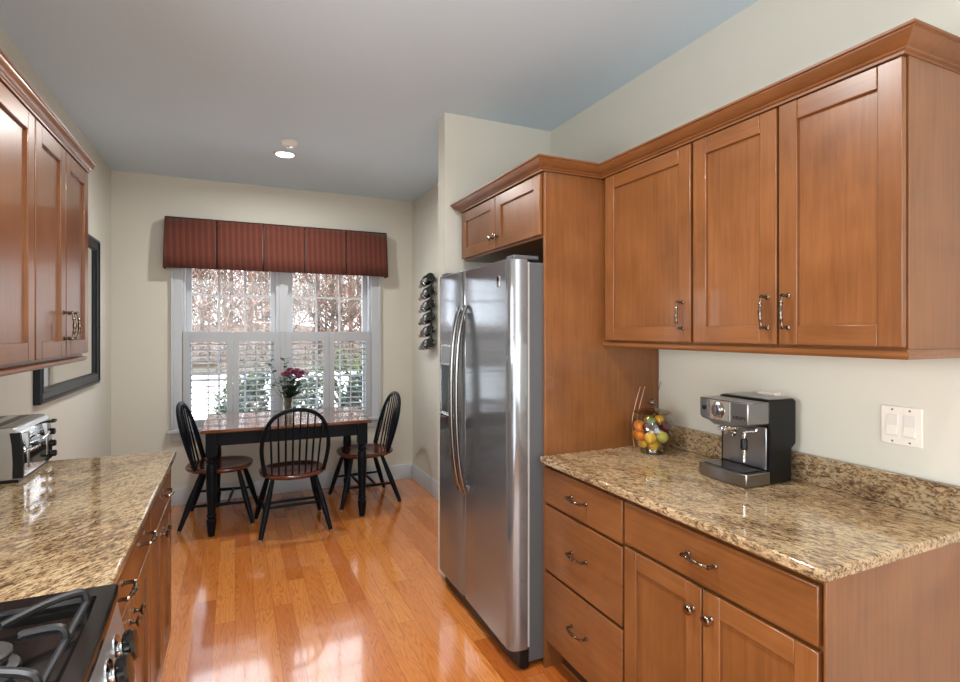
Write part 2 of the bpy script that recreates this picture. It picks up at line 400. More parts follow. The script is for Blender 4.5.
def tree_mesh(seed, h, r0):
    rg = random.Random(seed); bm = BM()
    def grow(p, d, L, r, lvl):
        n = 4 if lvl == 0 else 3
        pts = [p]; rs = [r]
        for i in range(n):
            d = (d+Vector((rg.uniform(-1, 1), rg.uniform(-1, 1), rg.uniform(-.4, .6)))*(.09 if lvl == 0 else .22)).normalized()
            pts.append(pts[-1]+d*L/n); rs.append(r*(1-.75*(i+1)/n))
        tube(bm, pts, rs, 6 if lvl == 0 else 4)
        if lvl < 3:
            for k in range((16, 6, 4)[lvl]):
                t = rg.uniform(.12 if lvl == 0 else .25, .98); i = min(int(t*n), n-1)
                q = pts[i].lerp(pts[i+1], t*n-i)
                a = rg.uniform(0, 2*PI); side = Vector((math.cos(a), math.sin(a), rg.uniform(.1, .9))).normalized()
                grow(q, (side+d*.3).normalized(), L*rg.uniform(.25, .45)*(1-.4*t), max(rs[i]*.42, .006), lvl+1)
    grow(Vector((0, 0, -.1)), Vector((0, 0, 1)), h, r0, 0)
    return bm
protos = []
for k in range(5):
    t = obj('bare_tree', tree_mesh(11+k, 11+k*1.2, .085+.018*k), 'bark', world=False)
    protos.append(t)
rg = random.Random(3)
spots = []
while len(spots) < 64:
    y = rg.uniform(28, 56); x = rg.uniform(-.16*y-1, .25*y) if len(spots) < 50 else rg.uniform(-.5*y, .5*y)
    if all((x-a)**2+(y-b)**2 > 2.6 for a, b in spots): spots.append((x, y))
for i, (x, y) in enumerate(spots):
    o = protos[i] if i < 5 else protos[i % 5].copy()
    if i >= 5: C.objects.link(o)
    o.location = (x, y, GZ); o.rotation_euler = (0, 0, rg.uniform(0, 6.28)); s = rg.uniform(.8, 1.2); o.scale = (s, s, s)
    tag(o, 'bare leafless tree standing in the woods beyond the window', 'tree', 'bare trees in the woods outside')
def thicket(name, n, mat, label, seed, wid):
    rg = random.Random(seed); vs = []; fs = []
    for i in range(n):
        y = rg.uniform(27, 58); x = rg.uniform(-.13*y, .24*y) if i % 8 else (rg.uniform(-.5*y, -.13*y) if i % 16 else rg.uniform(.24*y, .5*y)); z = GZ+rg.random()**.8*(7.5)
        d = Vector((rg.uniform(-1, 1), rg.uniform(-.6, .6), rg.uniform(-.2, 1.5))).normalized()*rg.uniform(.3, 1.3)
        p = Vector((x, y, z)); q = p+d
        u = d.cross(Vector((.2, 1, .1))).normalized()*wid*rg.uniform(.5, 1.4); v = d.cross(u).normalized()*u.length
        b = len(vs)
        vs += [p+u, p-u*.5+v*.86, p-u*.5-v*.86, q]
        fs += [(b, b+1, b+3), (b+1, b+2, b+3), (b+2, b, b+3), (b, b+2, b+1)]
    me = bpy.data.meshes.new(name); me.from_pydata([tuple(v) for v in vs], [], fs); me.materials.append(M[mat])
    o = bpy.data.objects.new(name, me); C.objects.link(o); o['kind'] = 'stuff'; tag(o, label, 'twigs')
thicket('brushwood', 15000, 'twig', 'tangle of pinkish tan bare twigs filling the woods outside', 5, .024)
thicket('pale_brushwood', 6000, 'twig_pale', 'pale twigs scattered through the woods outside', 6, .024)
def bush(name, x, y, rx, ry, h, mat, label, seed, n=1700):
    rg = random.Random(seed)
    t = thing(name, label, 'bush', (x, y, GZ+.02))
    vs = []; fs = []
    for i in range(n):
        a = rg.uniform(0, 2*PI); e = math.asin(rg.uniform(-.1, 1)); k = rg.uniform(.75, 1.0)+.08*math.sin(3*a+seed)
        p = Vector((rx*k*math.cos(e)*math.cos(a), ry*k*math.cos(e)*math.sin(a), .05+h*.98*k*max(0, math.sin(e))))
        d = (Vector((math.cos(a), math.sin(a), .3))+Vector((rg.uniform(-1, 1), rg.uniform(-1, 1), rg.uniform(-1, 1)))).normalized()
        s = d.cross(Vector((rg.uniform(-1, 1), rg.uniform(-1, 1), 1))).normalized(); L = rg.uniform(.09, .15)
        b = len(vs); nrm = d.cross(s)*.012
        vs += [p, p+d*L*.5+s*L*.22+nrm, p+d*L, p+d*L*.5-s*L*.22+nrm]; fs.append((b, b+1, b+2, b+3))
    me = bpy.data.meshes.new('foliage'); me.from_pydata([tuple(v) for v in vs], [], fs); me.materials.append(M[mat])
    o = bpy.data.objects.new('foliage', me); C.objects.link(o); o.parent = t
    bm = BM()
    for k in range(9):
        a = k*2*PI/9; tube(bm, smooth_path([(0, 0, 0), (.2*rx*math.cos(a), .2*ry*math.sin(a), h*.35), (.6*rx*math.cos(a), .6*ry*math.sin(a), h*.7)], 3), [.03]*6+[.012], 5)
    obj('stem', bm, 'bark', t, world=False)
bush('evergreen_bush', .55, 9.3, .85, .6, 1.28, 'hedge', 'dark bluish green bush behind the vase, outside the window', 1)
bush('evergreen_bush', 2.06, 9.0, .6, .55, 1.12, 'hedge', 'dark green bush outside the rightmost shutter panel', 2)
bush('leafy_bush', 2.0, 10.6, 1.1, .5, 1.45, 'hedge_light', 'bright green leafy bush behind the dark bushes outside', 3)
bush('leafy_bush', .12, 10.45, .42, .4, 1.1, 'hedge_light', 'small yellow green bush outside the left pair of shutters', 4, 1000)

# ------------------------------------------------------------------ shutters, valance
SY0, SY1 = YB-.03, YB-.003
def shutter(x0, x1, lx0, lx1, label):
    t = thing('shutter_panel', label, 'shutter', ((x0+x1)/2, YB-.018, .635), 0, 'louvered shutter panels on the window')
    bm = BM(); z0, z1 = .636, 1.443
    bx(bm, x0, lx0, SY0, SY1, z0, z1); bx(bm, lx1, x1, SY0, SY1, z0, z1)
    bx(bm, lx0, lx1, SY0, SY1, 1.357, z1); bx(bm, lx0, lx1, SY0, SY1, z0, .70)
    obj('frame', bm, 'shutter', t, bevel=.002)
    bm = BM(); n = 13
    for k in range(n):
        z = .70+(1.357-.70)*(k+.5)/n; a = R(-12)
        poly = [(.028*math.cos(q*2*PI/10), .0048*math.sin(q*2*PI/10)) for q in range(10)]
        yy = (SY0+SY1)/2
        pr = [(yy+p*math.cos(a)-w*math.sin(a), z+p*math.sin(a)+w*math.cos(a)) for p, w in poly]
        rings_to_mesh(bm, [[(lx0+.001, p, w) for p, w in pr], [(lx1-.001, p, w) for p, w in pr]])
    obj('louvers', bm, 'shutter', t)
    xm = (lx0+lx1)/2
    boxobj('tilt_rod', (xm-.005, xm+.005, SY0-.026, SY0-.016, .72, 1.34), 'shutter', t, .002)
shutter(-.395, -.0185, -.345, -.066, 'leftmost white louvered shutter panel on the dining window')
shutter(-.0165, .365, .031, .313, 'white louvered shutter panel, second from the left on the window')
shutter(.415, .789, .465, .74, 'white louvered shutter panel right behind the flower vase')
shutter(.791, 1.18, .84, 1.13, 'rightmost white louvered shutter panel on the dining window')
bm = BM(); bx(bm, .366, .414, YB-.028, YB-.001, .632, 1.443); struct('trim_1', bm, 'shutter', .002)

vt = thing('valance', 'rust red striped box pleated valance above the window', 'valance', (.4, YB, 1.967))
vx0, vx1, vy = -.515, 1.308, 5.0
nb = 5; bw = (vx1-vx0)/nb; gap = .004
bm = BM()
cols = []
def vcol(x, y0): return x, y0
outline = [(vx0, YB-.002), (vx0, vy)]
for k in range(1, nb):
    x = vx0+bw*k+(.01 if k < 3 else -.01)
    outline += [(x-.05, vy-.002), (x-.009, vy-.006), (x-.003, vy+.035), (x+.003, vy+.035), (x+.009, vy-.006), (x+.05, vy-.002)]
outline += [(vx1, vy), (vx1, YB-.002)]
rr = []
for (z, e) in ((2.378, 0), (2.25, .002), (2.1, .006), (1.967, .012)):
    cx = .4
    rr.append([(x+(e if x > cx else -e)*(1 if abs(x-cx) > .85 else 0), y-(e if y < YB-.01 else 0), z) for x, y in outline])
rings_to_mesh(bm, rr, False, False, closed=False)
o = obj('fabric', bm, 'fabric', vt); sm = o.modifiers.new('s', 'SOLIDIFY'); sm.thickness = .004; sm.offset = -1
bm = BM()
for z, e in ((2.378, 0), (1.967, .012)):
    tube(bm, [(vx0-e, YB-.005, z), (vx0-e, vy-e, z)], .005, 6); tube(bm, [(vx1+e, vy-e, z), (vx1+e, YB-.005, z)], .005, 6)
    tube(bm, [(vx0-e, vy-e, z), (vx1+e, vy-e, z)], .005 if z > 2.2 else .003, 6)
tube(bm, [(vx0, vy-.001, 2.378), (vx0-.012, vy-.013, 1.967)], .004, 6); tube(bm, [(vx1, vy-.001, 2.378), (vx1+.012, vy-.013, 1.967)], .004, 6)
obj('piping', bm, 'fabric_dark', vt)
boxobj('board', (vx0+.004, vx1-.004, vy+.028, YB-.001, 2.36, 2.375), 'fabric_dark', vt, 0)

# ------------------------------------------------------------------ cabinetry helpers
def mapper(X0, side):                         # u -> Y, v -> Z, w outward along side*X
    return lambda u, v, w: (X0+side*w, u, v)
def mbx(bm, f, u0, u1, v0, v1, w0, w1, mi=0):
    a = f(u0, v0, w0); b = f(u1, v1, w1)
    bx(bm, min(a[0], b[0]), max(a[0], b[0]), min(a[1], b[1]), max(a[1], b[1]), min(a[2], b[2]), max(a[2], b[2]), mi)
def door(parent, f, u0, u1, v0, v1, st=.058, label=None):
    bm = BM(); T = .022
    mbx(bm, f, u0, u0+st, v0, v1, .004, T, 0); mbx(bm, f, u1-st, u1, v0, v1, .004, T, 0)
    mbx(bm, f, u0+st, u1-st, v0, v0+st, .004, T, 1); mbx(bm, f, u0+st, u1-st, v1-st, v1, .004, T, 1)
    d = obj('door', bm, ['wood_z', 'wood_y'], parent, bevel=.0025, label=label)
    bm = BM(); mbx(bm, f, u0+st-.001, u1-st+.001, v0+st-.001, v1-st+.001, .004, .012)
    obj('panel', bm, 'wood_z', d)
    return d
def drawer(parent, f, u0, u1, v0, v1):
    bm = BM(); mbx(bm, f, u0, u1, v0, v1, .004, .022); return obj('drawer', bm, 'wood_y', parent, bevel=.003)
def pull(parent, f, u, v, vert, L=.096, w0=.022):
    bm = BM(); h = L/2
    g = (lambda s, w: f(u, v+s, w)) if vert else (lambda s, w: f(u+s, v, w))
    for s in (-h, h):
        a = Vector(g(s, w0)); b = Vector(g(s, w0+.028))
        lathe(bm, [(.008, 0), (.008, .003), (.0045, .006), (.0045, .022), (.0065, .026), (.0055, .031)], 12, a, b-a)
    pts = [g(s*h, w0+.026+.008*(1-s*s)) for s in [-1+.1*i for i in range(21)]]
    rs = [.0042+.0028*math.exp(-((i-10)/2.2)**2)+(.002 if i in (5, 15) else 0) for i in range(21)]
    tube(bm, pts, rs, 10)
    return obj('handle', bm, 'pewter', parent)
def knob(parent, f, u, v, w0=.022, s=1):
    bm = BM(); a = Vector(f(u, v, w0)); b = Vector(f(u, v, w0+.03))
    lathe(bm, [(.009*s, 0), (.009*s, .002), (.005*s, .005), (.005*s, .014), (.014*s, .019), (.0155*s, .023), (.013*s, .027), (.006*s, .029)], 18, a, b-a)
    return obj('knob', bm, 'pewter', parent)
def carcass(parent, b, mats=('wood_z',), bevel=.001):
    bm = BM(); bx(bm, *b); return obj('body', bm, list(mats), parent, bevel=bevel)

# ------------------------------------------------------------------ right base cabinets
FX = 1.23                                     # carcass front
f = mapper(FX, -1)
t = thing('base_cabinet', 'maple base cabinet with three stacked drawers beside the refrigerator panel', 'cabinet', (1.53, 1.715, 0))
carcass(t, (FX, 1.845, 1.462, 1.974, .115, .885))
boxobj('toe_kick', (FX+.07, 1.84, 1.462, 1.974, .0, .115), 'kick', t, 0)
for v0, v1, hv in ((.718, .868, .795), (.432, .705, .575), (.128, .419, .285)):
    d = drawer(t, f, 1.468, 1.971, v0, v1); pull(d, f, 1.72, hv, False)
t = thing('base_cabinet', 'maple base cabinet with one wide drawer over two doors at the counter end', 'cabinet', (1.53, 1.12, 0))
carcass(t, (FX, 1.845, .778, 1.461, .115, .885))
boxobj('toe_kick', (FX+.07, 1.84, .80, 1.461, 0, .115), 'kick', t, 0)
boxobj('end_panel', (FX-.018, 1.845, .772, .778, .0, .885), 'wood_z', t, .001)
d = drawer(t, f, .788, 1.456, .728, .868); pull(d, f, 1.122, .80, False)
d = door(t, f, 1.125, 1.456, .128, .715); knob(d, f, 1.155, .645)
d = door(t, f, .788, 1.119, .128, .715); knob(d, f, 1.09, .645)
# worktop with splash
t = thing('worktop', 'speckled brown granite worktop with backsplash under the coffee machine', 'worktop', (1.52, 1.36, .885))
bm = BM(); prism(bm, [(1.193, .763), (1.848, .763), (1.848, 1.9745), (1.185, 1.9745)], lambda a, b: (a, b, .886), lambda a, b: (a, b, .915)); obj('slab', bm, 'granite', t, bevel=.006, seg=3)
bm = BM(); bx(bm, 1.826, 1.849, .763, 1.9745, .9155, 1.015); obj('backsplash', bm, 'granite_shaded', t, bevel=.003)

# right wall cabinets
f = mapper(1.529, -1)
t = thing('wall_cabinet', 'maple wall cabinet with two doors above the light switch', 'cabinet', (1.69, 1.11, 1.405))
carcass(t, (1.529, 1.848, .768, 1.446, 1.403, 2.14))
d = door(t, f, .771, 1.104, 1.409, 2.134); pull(d, f, 1.073, 1.508, True)
d = door(t, f, 1.112, 1.440, 1.409, 2.134); pull(d, f, 1.142, 1.508, True)
t = thing('wall_cabinet', 'maple wall cabinet with a single door above the fruit jar', 'cabinet', (1.69, 1.7, 1.405))
carcass(t, (1.529, 1.848, 1.447, 1.9745, 1.403, 2.14))
d = door(t, f, 1.453, 1.945, 1.409, 2.134); pull(d, f, 1.487, 1.508, True)
bm = BM(); RP = [(.0, 1.378), (.006, 1.378), (.012, 1.386), (.012, 1.394), (.004, 1.4025), (.0, 1.4025)]
RP = [(a-.0, z) for a, z in RP]
sweep(bm, [(1.846, .772), (1.525, .772), (1.525, 1.974)], [(-.016, 1.378)]+RP[1:-1]+[(-.016, 1.4025)])
o = obj('light_rail', bm, 'wood_y', None, bevel=0, loc=(1.6, 1.3, 1.378)); tag(o, 'slim maple light rail under the right wall cabinets', 'molding')
bm = BM(); bx(bm, 1.70, 1.76, .83, 1.9, 1.389, 1.4025); o = obj('under_cabinet_light', bm, 'plastic', None, loc=(1.73, 1.36, 1.389)); tag(o, 'slim white lamp strip under the right wall cabinets', 'lamp')

# refrigerator cabinet
f = mapper(1.22, -1)
t = thing('wall_cabinet', 'short two door maple cabinet above the refrigerator, with a tall side panel', 'cabinet', (1.5, 2.42, 0))
carcass(t, (1.22, 1.848, 1.994, 2.885, 1.857, 2.137))
boxobj('side_panel', (1.212, 1.848, 1.976, 1.993, 0, 2.137), 'wood_z', t, .002, label='tall maple panel between the refrigerator and the worktop')
d = door(t, f, 2.0, 2.432, 1.868, 2.13, .055); knob(d, f, 2.405, 1.925)
d = door(t, f, 2.44, 2.875, 1.868, 2.13, .055); knob(d, f, 2.467, 1.925)

# crown over all right cabinets
CP = [(-.02, 2.138), (.006, 2.138), (.006, 2.145), (.012, 2.148), (.014, 2.152), (.022, 2.156), (.032, 2.164), (.039, 2.173), (.043, 2.179), (.043, 2.181), (.050, 2.184), (.050, 2.190), (-.02, 2.192)]
bm = BM()
sweep(bm, [(1.847, .772), (1.511, .772), (1.511, 1.977), (1.2, 1.977), (1.2, 2.885), (1.45, 2.885)], CP)
o = obj('crown_molding', bm, 'wood_crown', None, loc=(1.5, 1.8, 2.138), ang=25); tag(o, 'maple crown molding along the top of the right cabinets', 'molding')

# ------------------------------------------------------------------ left wall cabinets
LX = -.595
f = mapper(LX, 1)
LB, LT = 1.345, 2.128
doors_l = (('maple wall cabinet with two handled doors beside the black framed mirror', 2.121, 2.795, [(2.462, 2.789), (2.126, 2.454)]),
           ('maple wall cabinet over the left counter, nearest the range', 1.36, 2.12, [(1.62, 2.114), (1.366, 1.612)]))
for lab, y0, y1, ds in doors_l:
    t = thing('wall_cabinet', lab, 'cabinet', (-.75, (y0+y1)/2, LB))
    carcass(t, (XL+.002, LX, y0, y1, LB, LT))
    for i, (a, b) in enumerate(ds):
        d = door(t, f, a, b, LB+.012, LT-.006, .058)
        pull(d, f, a+.03 if i == 0 else b-.03, 1.47, True)
bm = BM(); sweep(bm, [(XL+.004, 2.797), (LX+.004, 2.797), (LX+.004, 1.36)][::-1] and [(LX+.004, 1.36), (LX+.004, 2.797), (XL+.004, 2.797)][::-1], [(-.016, LB-.022), (.0, LB-.022), (.010, LB-.014), (.010, LB-.006), (.0, LB-.0005), (-.016, LB-.0005)])
o = obj('light_rail', bm, 'wood_y', None, loc=(-.7, 2.1, LB-.02)); tag(o, 'slim maple light rail under the left wall cabinets', 'molding')
bm = BM()
CL = [(a*.5, 2.129+(z-2.138)*.95) for a, z in CP]
sweep(bm, [(XL+.004, 2.797), (LX+.02, 2.797), (LX+.02, 1.36)], CL)
o = obj('crown_molding', bm, 'wood_y', None, loc=(-.7, 2.1, 2.129), ang=25); tag(o, 'maple crown molding along the top of the left wall cabinets', 'molding')

# ------------------------------------------------------------------ left base cabinets
FX = -.278; f = mapper(FX, 1)
def base_left(y0, y1, ym, lab, drs):
    t = thing('base_cabinet', lab, 'cabinet', (-.58, (y0+y1)/2, 0))
    carcass(t, (XL+.002, FX, y0, y1, .115, .885))
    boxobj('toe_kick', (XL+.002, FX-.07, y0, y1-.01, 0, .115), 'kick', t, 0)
    for a, b in drs:
        d = drawer(t, f, a, b, .742, .868); pull(d, f, (a+b)/2, .82, False)
    d = door(t, f, y0+.006, ym-.003, .128, .73); knob(d, f, ym-.033, .672)
    d = door(t, f, ym+.003, y1-.006, .128, .73); knob(d, f, ym+.033, .672)
base_left(2.081, 2.722, 2.40, 'maple base cabinet under the far end of the left counter', [(2.087, 2.716)])
base_left(1.352, 2.080, 1.72, 'maple base cabinet with two drawers and two doors beside the range', [(1.358, 1.717), (1.723, 2.074)])
bm = BM(); bx(bm, XL+.001, -.239, 1.351, 2.748, .886, .915)
o = obj('worktop', bm, 'granite_left', None, bevel=.006, loc=(-.57, 2.05, .886), seg=3); tag(o, 'speckled brown granite worktop under the toaster', 'worktop')

# ------------------------------------------------------------------ range
t = thing('range', 'black and stainless gas range at the near end of the left counter', 'range', (-.56, .97, 0))
RY0, RY1 = .59, 1.345
carcass(t, (XL+.03, -.27, RY0, RY1, .02, .885), ('steel_plain',), .004)
bm = BM()
def edge(y): return -.224+.012*math.sin(PI*min(1, max(0, (RY1-y)/(RY1-RY0))))
ys = [RY1-(RY1-RY0)*i/14 for i in range(15)]
outer = [(edge(y), y) for y in ys]; inner = [(edge(y)-.03, min(RY1-.045, max(RY0+.045, y))) for y in ys]
# top deck as border ring plus sunk well
poly_out = [(XL+.03, RY1)]+outer+[(XL+.03, RY0)]
poly_in = [(XL+.09, RY1-.045)]+inner+[(XL+.09, RY0+.045)]
def ring(p, z, ins=0): return [(x, y, z) for x, y in p]
rings_to_mesh(bm, [ring(poly_out, .886), ring(poly_out, .912), ring([(x-.004 if i not in (0, len(poly_out)-1) else x, y) for i, (x, y) in enumerate(poly_out)], .918), ring(poly_in, .918), ring([(x-.006 if i not in (0, len(poly_in)-1) else x+.006, y) for i, (x, y) in enumerate(poly_in)], .900)], True, True)
obj('cooktop', bm, 'black_gloss', t, bevel=0)
# sloping control panel
bm = BM()
rg_ = []
for y in ys: rg_.append([(edge(y)-.04, y, .884), (edge(y)-.002, y, .884), (edge(y)+.034, y, .70), (edge(y)+.026, y, .69), (edge(y)-.04, y, .69)])
rings_to_mesh(bm, rg_)
obj('control_panel', bm, 'panel_steel', t, bevel=.003)
nd = Vector((.98, 0, .2)).normalized()
for y in (1.245, 1.155, .965, .775, .685):
    p = Vector((edge(y)+.0085, y, .826))
    bm = BM(); lathe(bm, [(.03, 0), (.03, .004), (.012, .006), (.012, .018)], 24, p, nd)
    kn = obj('control_knob', bm, 'chrome', t)
    bm = BM(); lathe(bm, [(.017, .013), (.026, .015), (.03, .019), (.03, .03), (.027, .034), (.004, .036)], 24, p, nd)
    b0 = p+nd*.026
    up = nd.cross(Vector((0, 1, 0)))
    obj('grip', bm, 'black_gloss', kn)
boxobj('oven_door', (-.27, -.215, RY0+.01, RY1-.01, .22, .685), 'steel_plain', t, .006)
bm = BM(); tube(bm, [(-.165, RY0+.07, .645), (-.165, RY1-.07, .645)], .011, 12)
for y in (RY0+.1, RY1-.1): tube(bm, [(-.216, y, .645), (-.165, y, .645)], .008, 10)
obj('oven_handle', bm, 'chrome', t)
for by in (1.105, .83):
    for bxx in (-.37, -.66):
        bm = BM(); lathe(bm, [(.052, .899), (.05, .908), (.036, .912), (.036, .922)], 28, (bxx, by, 0)); br = obj('burner', bm, 'steel_plain', t)
        bm = BM(); lathe(bm, [(.038, .922), (.041, .926), (.041, .932), (.036, .936), (.002, .9375)], 28, (bxx, by, 0)); obj('burner_cap', bm, 'cap', br)
# grates
def grate(y0, y1, x0=-.845, x1=-.262):
    bm = BM(); zt = .946; r = .0066
    cy = (y0+y1)/2
    def bar(pts, rr=r): tube(bm, smooth_path(pts, 5), rr, 8)
    # low outer frame
    fr = [(x0, y0, .925), (x1, y0, .925), (x1, y1, .925), (x0, y1, .925)]
    for a, b in zip(fr, fr[1:]+fr[:1]): tube(bm, [a, b], .0065, 8)
    for x, y in ((x0, y0), (x1, y0), (x1, y1), (x0, y1), ((x0+x1)/2, y0), ((x0+x1)/2, y1)): tube(bm, [(x, y, .9), (x, y, .93)], .0075, 8)
    for bc in (-.37, -.66):
        s = 1 if bc == -.37 else -1; xe = x1 if s == 1 else x0
        # three curved fingers from the outer edge, arching up and running in toward the burner
        for yo, yi, xin in ((y1-.01, cy+.05, bc+s*.005), (cy, cy, bc+s*.048), (y0+.01, cy-.05, bc+s*.005)):
            bar([(xe, yo, .925), (xe-s*.004, yo, .944), (xe-s*.02, yo+(yi-yo)*.1, zt+.003), (xe-s*.055, yo+(yi-yo)*.35, zt+.002), (xin+(xe-s*.055-xin)*.4, yi+(yo-yi)*.3, zt), (xin, yi, zt-.001)], [r*1.15]*26 if False else r*1.1)
        bar([(bc-s*.145, cy, zt), (bc-s*.048, cy, zt)])
        for q in (y0, y1):
            sg = 1 if q == y1 else -1
            bar([(bc-s*.03, q, .925), (bc-s*.03, q-sg*.012, .948), (bc-s*.028, q-sg*.04, zt), (bc-s*.02, cy+sg*.055, zt-.001)])
    tube(bm, [((x0+x1)/2, y0, .927), ((x0+x1)/2, y1, .927)], .0065, 8)
    tube(bm, [((x0+x1)/2, cy, .927), ((x0+x1)/2, cy, zt)], .0065, 8)
    return obj('grate', bm, 'iron', t)
grate(.972, 1.268); grate(.655, .95)

# ------------------------------------------------------------------ refrigerator
t = thing('refrigerator', 'stainless side by side refrigerator with a water dispenser', 'refrigerator', (1.45, 2.44, 0))
boxobj('body', (1.145, 1.80, 1.996, 2.892, .03, 1.745), 'fridge_side', t, .006)
boxobj('grille', (1.10, 1.144, 1.995, 2.885, .012, .085), 'black_plastic', t, .004)
boxobj('gasket', (1.134, 1.1445, 1.992, 2.885, .10, 1.745), 'gasket', t, 0)
def fdoor(poly, name, lab=None):
    bm = BM(); prism(bm, poly, lambda a, b: (a, b, .095), lambda a, b: (a, b, 1.757)); return obj(name, bm, 'steel', t, bevel=.004, ang=50)
rd = fdoor([(1.133, 1.984), (1.10, 1.983), (1.083, 1.986), (1.068, 1.993), (1.057, 2.004), (1.0515, 2.014), (1.050, 2.026), (1.0502, 2.036), (1.0504, 2.05), (1.0525, 2.15), (1.055, 2.25), (1.0575, 2.35), (1.0605, 2.488), (1.063, 2.498), (1.068, 2.504), (1.08, 2.5075), (1.133, 2.5075)], 'door')
ld = fdoor([(1.133, 2.5125), (1.08, 2.5125), (1.068, 2.516), (1.061, 2.525), (1.058, 2.535), (1.0578, 2.70), (1.0576, 2.85), (1.062, 2.872), (1.07, 2.884), (1.083, 2.893), (1.10, 2.896), (1.133, 2.895)], 'freezer_door')
def fhandle(parent, y, bow):
    bm = BM(); pts = []
    for i in range(25):
        s = -1+2*i/24; pts.append((1.045-bow*(1-s*s)**.75+.012*(abs(s)**8), y, 1.105+s*.475))
    rings = []
    for i, p in enumerate(pts):
        rings.append([(p[0]+.011*math.cos(q*2*PI/12), p[1]+.014*math.sin(q*2*PI/12), p[2]) for q in range(12)])
    rings_to_mesh(bm, rings)
    for z in (.655, 1.555): bx(bm, 1.035, 1.062, y-.008, y+.008, z-.014, z+.014)
    obj('handle', bm, 'handle_steel', parent)
fhandle(rd, 2.475, .045); fhandle(ld, 2.545, .045)
bm = BM(); bx(bm, 1.0525, 1.058, 2.60, 2.825, .99, 1.375); obj('dispenser_frame', bm, 'chrome', ld, bevel=.002)
dsp = boxobj('dispenser', (1.0505, 1.0575, 2.612, 2.813, 1.005, 1.265), 'black_plastic', ld, .002)
boxobj('dispenser_panel', (1.0505, 1.0575, 2.612, 2.813, 1.275, 1.365), 'steel_plain', ld, .002)
boxobj('drip_tray', (1.035, 1.055, 2.62, 2.805, .985, 1.0), 'chrome', ld, .002)
boxobj('badge', (1.0475, 1.0525, 2.088, 2.112, 1.643, 1.69), 'chrome', rd, .001)
for y in (2.04, 2.84): boxobj('hinge_cap', (1.075, 1.20, y-.035, y+.035, 1.7575, 1.775), 'fridge_side', t, .005)
bm = BM()
for y in (2.02, 2.85): lathe(bm, [(.022, 0), (.022, .03)], 16, (1.13, y-.015, .022), (0, 1, 0))
obj('caster', bm, 'black_plastic', t)

# ------------------------------------------------------------------ mirror
t = thing('mirror', 'black framed mirror on the left wall', 'mirror', (XL, 3.92, 1.09))
bm = BM(); y0, y1, z0, z1 = 3.29, 4.57, 1.085, 2.085
def fr(p0, p1): return None
prof = [(0, .0), (0, .028), (.018, .034), (.022, .026), (.05, .022), (.054, .028), (.068, .026), (.078, .012), (.078, .0)]
pts = [(y0, z0, 1, 1), (y1, z0, -1, 1), (y1, z1, -1, -1), (y0, z1, 1, -1)]
rings = [[(XL+.001+h, y+sy*i, z+sz*i) for i, h in prof] for y, z, sy, sz in pts]
rr = [[bm.verts.new(p) for p in r] for r in rings]
for k in range(4):
    a, b = rr[k], rr[(k+1) % 4]
    for i in range(len(prof)): bm.faces.new((a[i], a[(i+1) % len(prof)], b[(i+1) % len(prof)], b[i]))
obj('frame', bm, 'frame_black', t, ang=20)
boxobj('glass', (XL+.002, XL+.010, y0+.07, y1-.07, z0+.07, z1-.07), 'mirror', t, 0)

# ------------------------------------------------------------------ dining table
TC = (.385, 4.565)
t = thing('dining_table', 'dining table with glossy brown top and black turned legs under the window', 'table', (TC[0], TC[1], 0), R(-1.2))
bm = BM(); bx(bm, -.595, .595, -.415, .415, .735, .76); obj('tabletop', bm, 'table_wood', t, world=False, bevel=.007, seg=3)
bm = BM()
for s in (-1, 1):
    bx(bm, -.50, .50, s*.345-.01, s*.345+.01, .635, .734); bx(bm, s*.525-.01, s*.525+.01, -.32, .32, .635, .734)
obj('apron', bm, 'navy', t, world=False, bevel=.002)
for sx in (-1, 1):
    for sy in (-1, 1):
        x, y = sx*.53, sy*.345; bm = BM(); q = .036
        bx(bm, x-q, x+q, y-q, y+q, .57, .734)
        lathe(bm, [(.017, 0), (.021, .004), (.026, .045), (.031, .09), (.034, .115), (.026, .125), (.022, .131), (.031, .138), (.033, .146), (.026, .156), (.027, .2), (.033, .33), (.036, .45), (.033, .5), (.026, .512), (.034, .522), (.036, .53), (.028, .54), (.024, .548), (.034, .558), (.034, .572)], 20, (x, y, 0))
        obj('leg', bm, 'navy', t, world=False, bevel=.0)

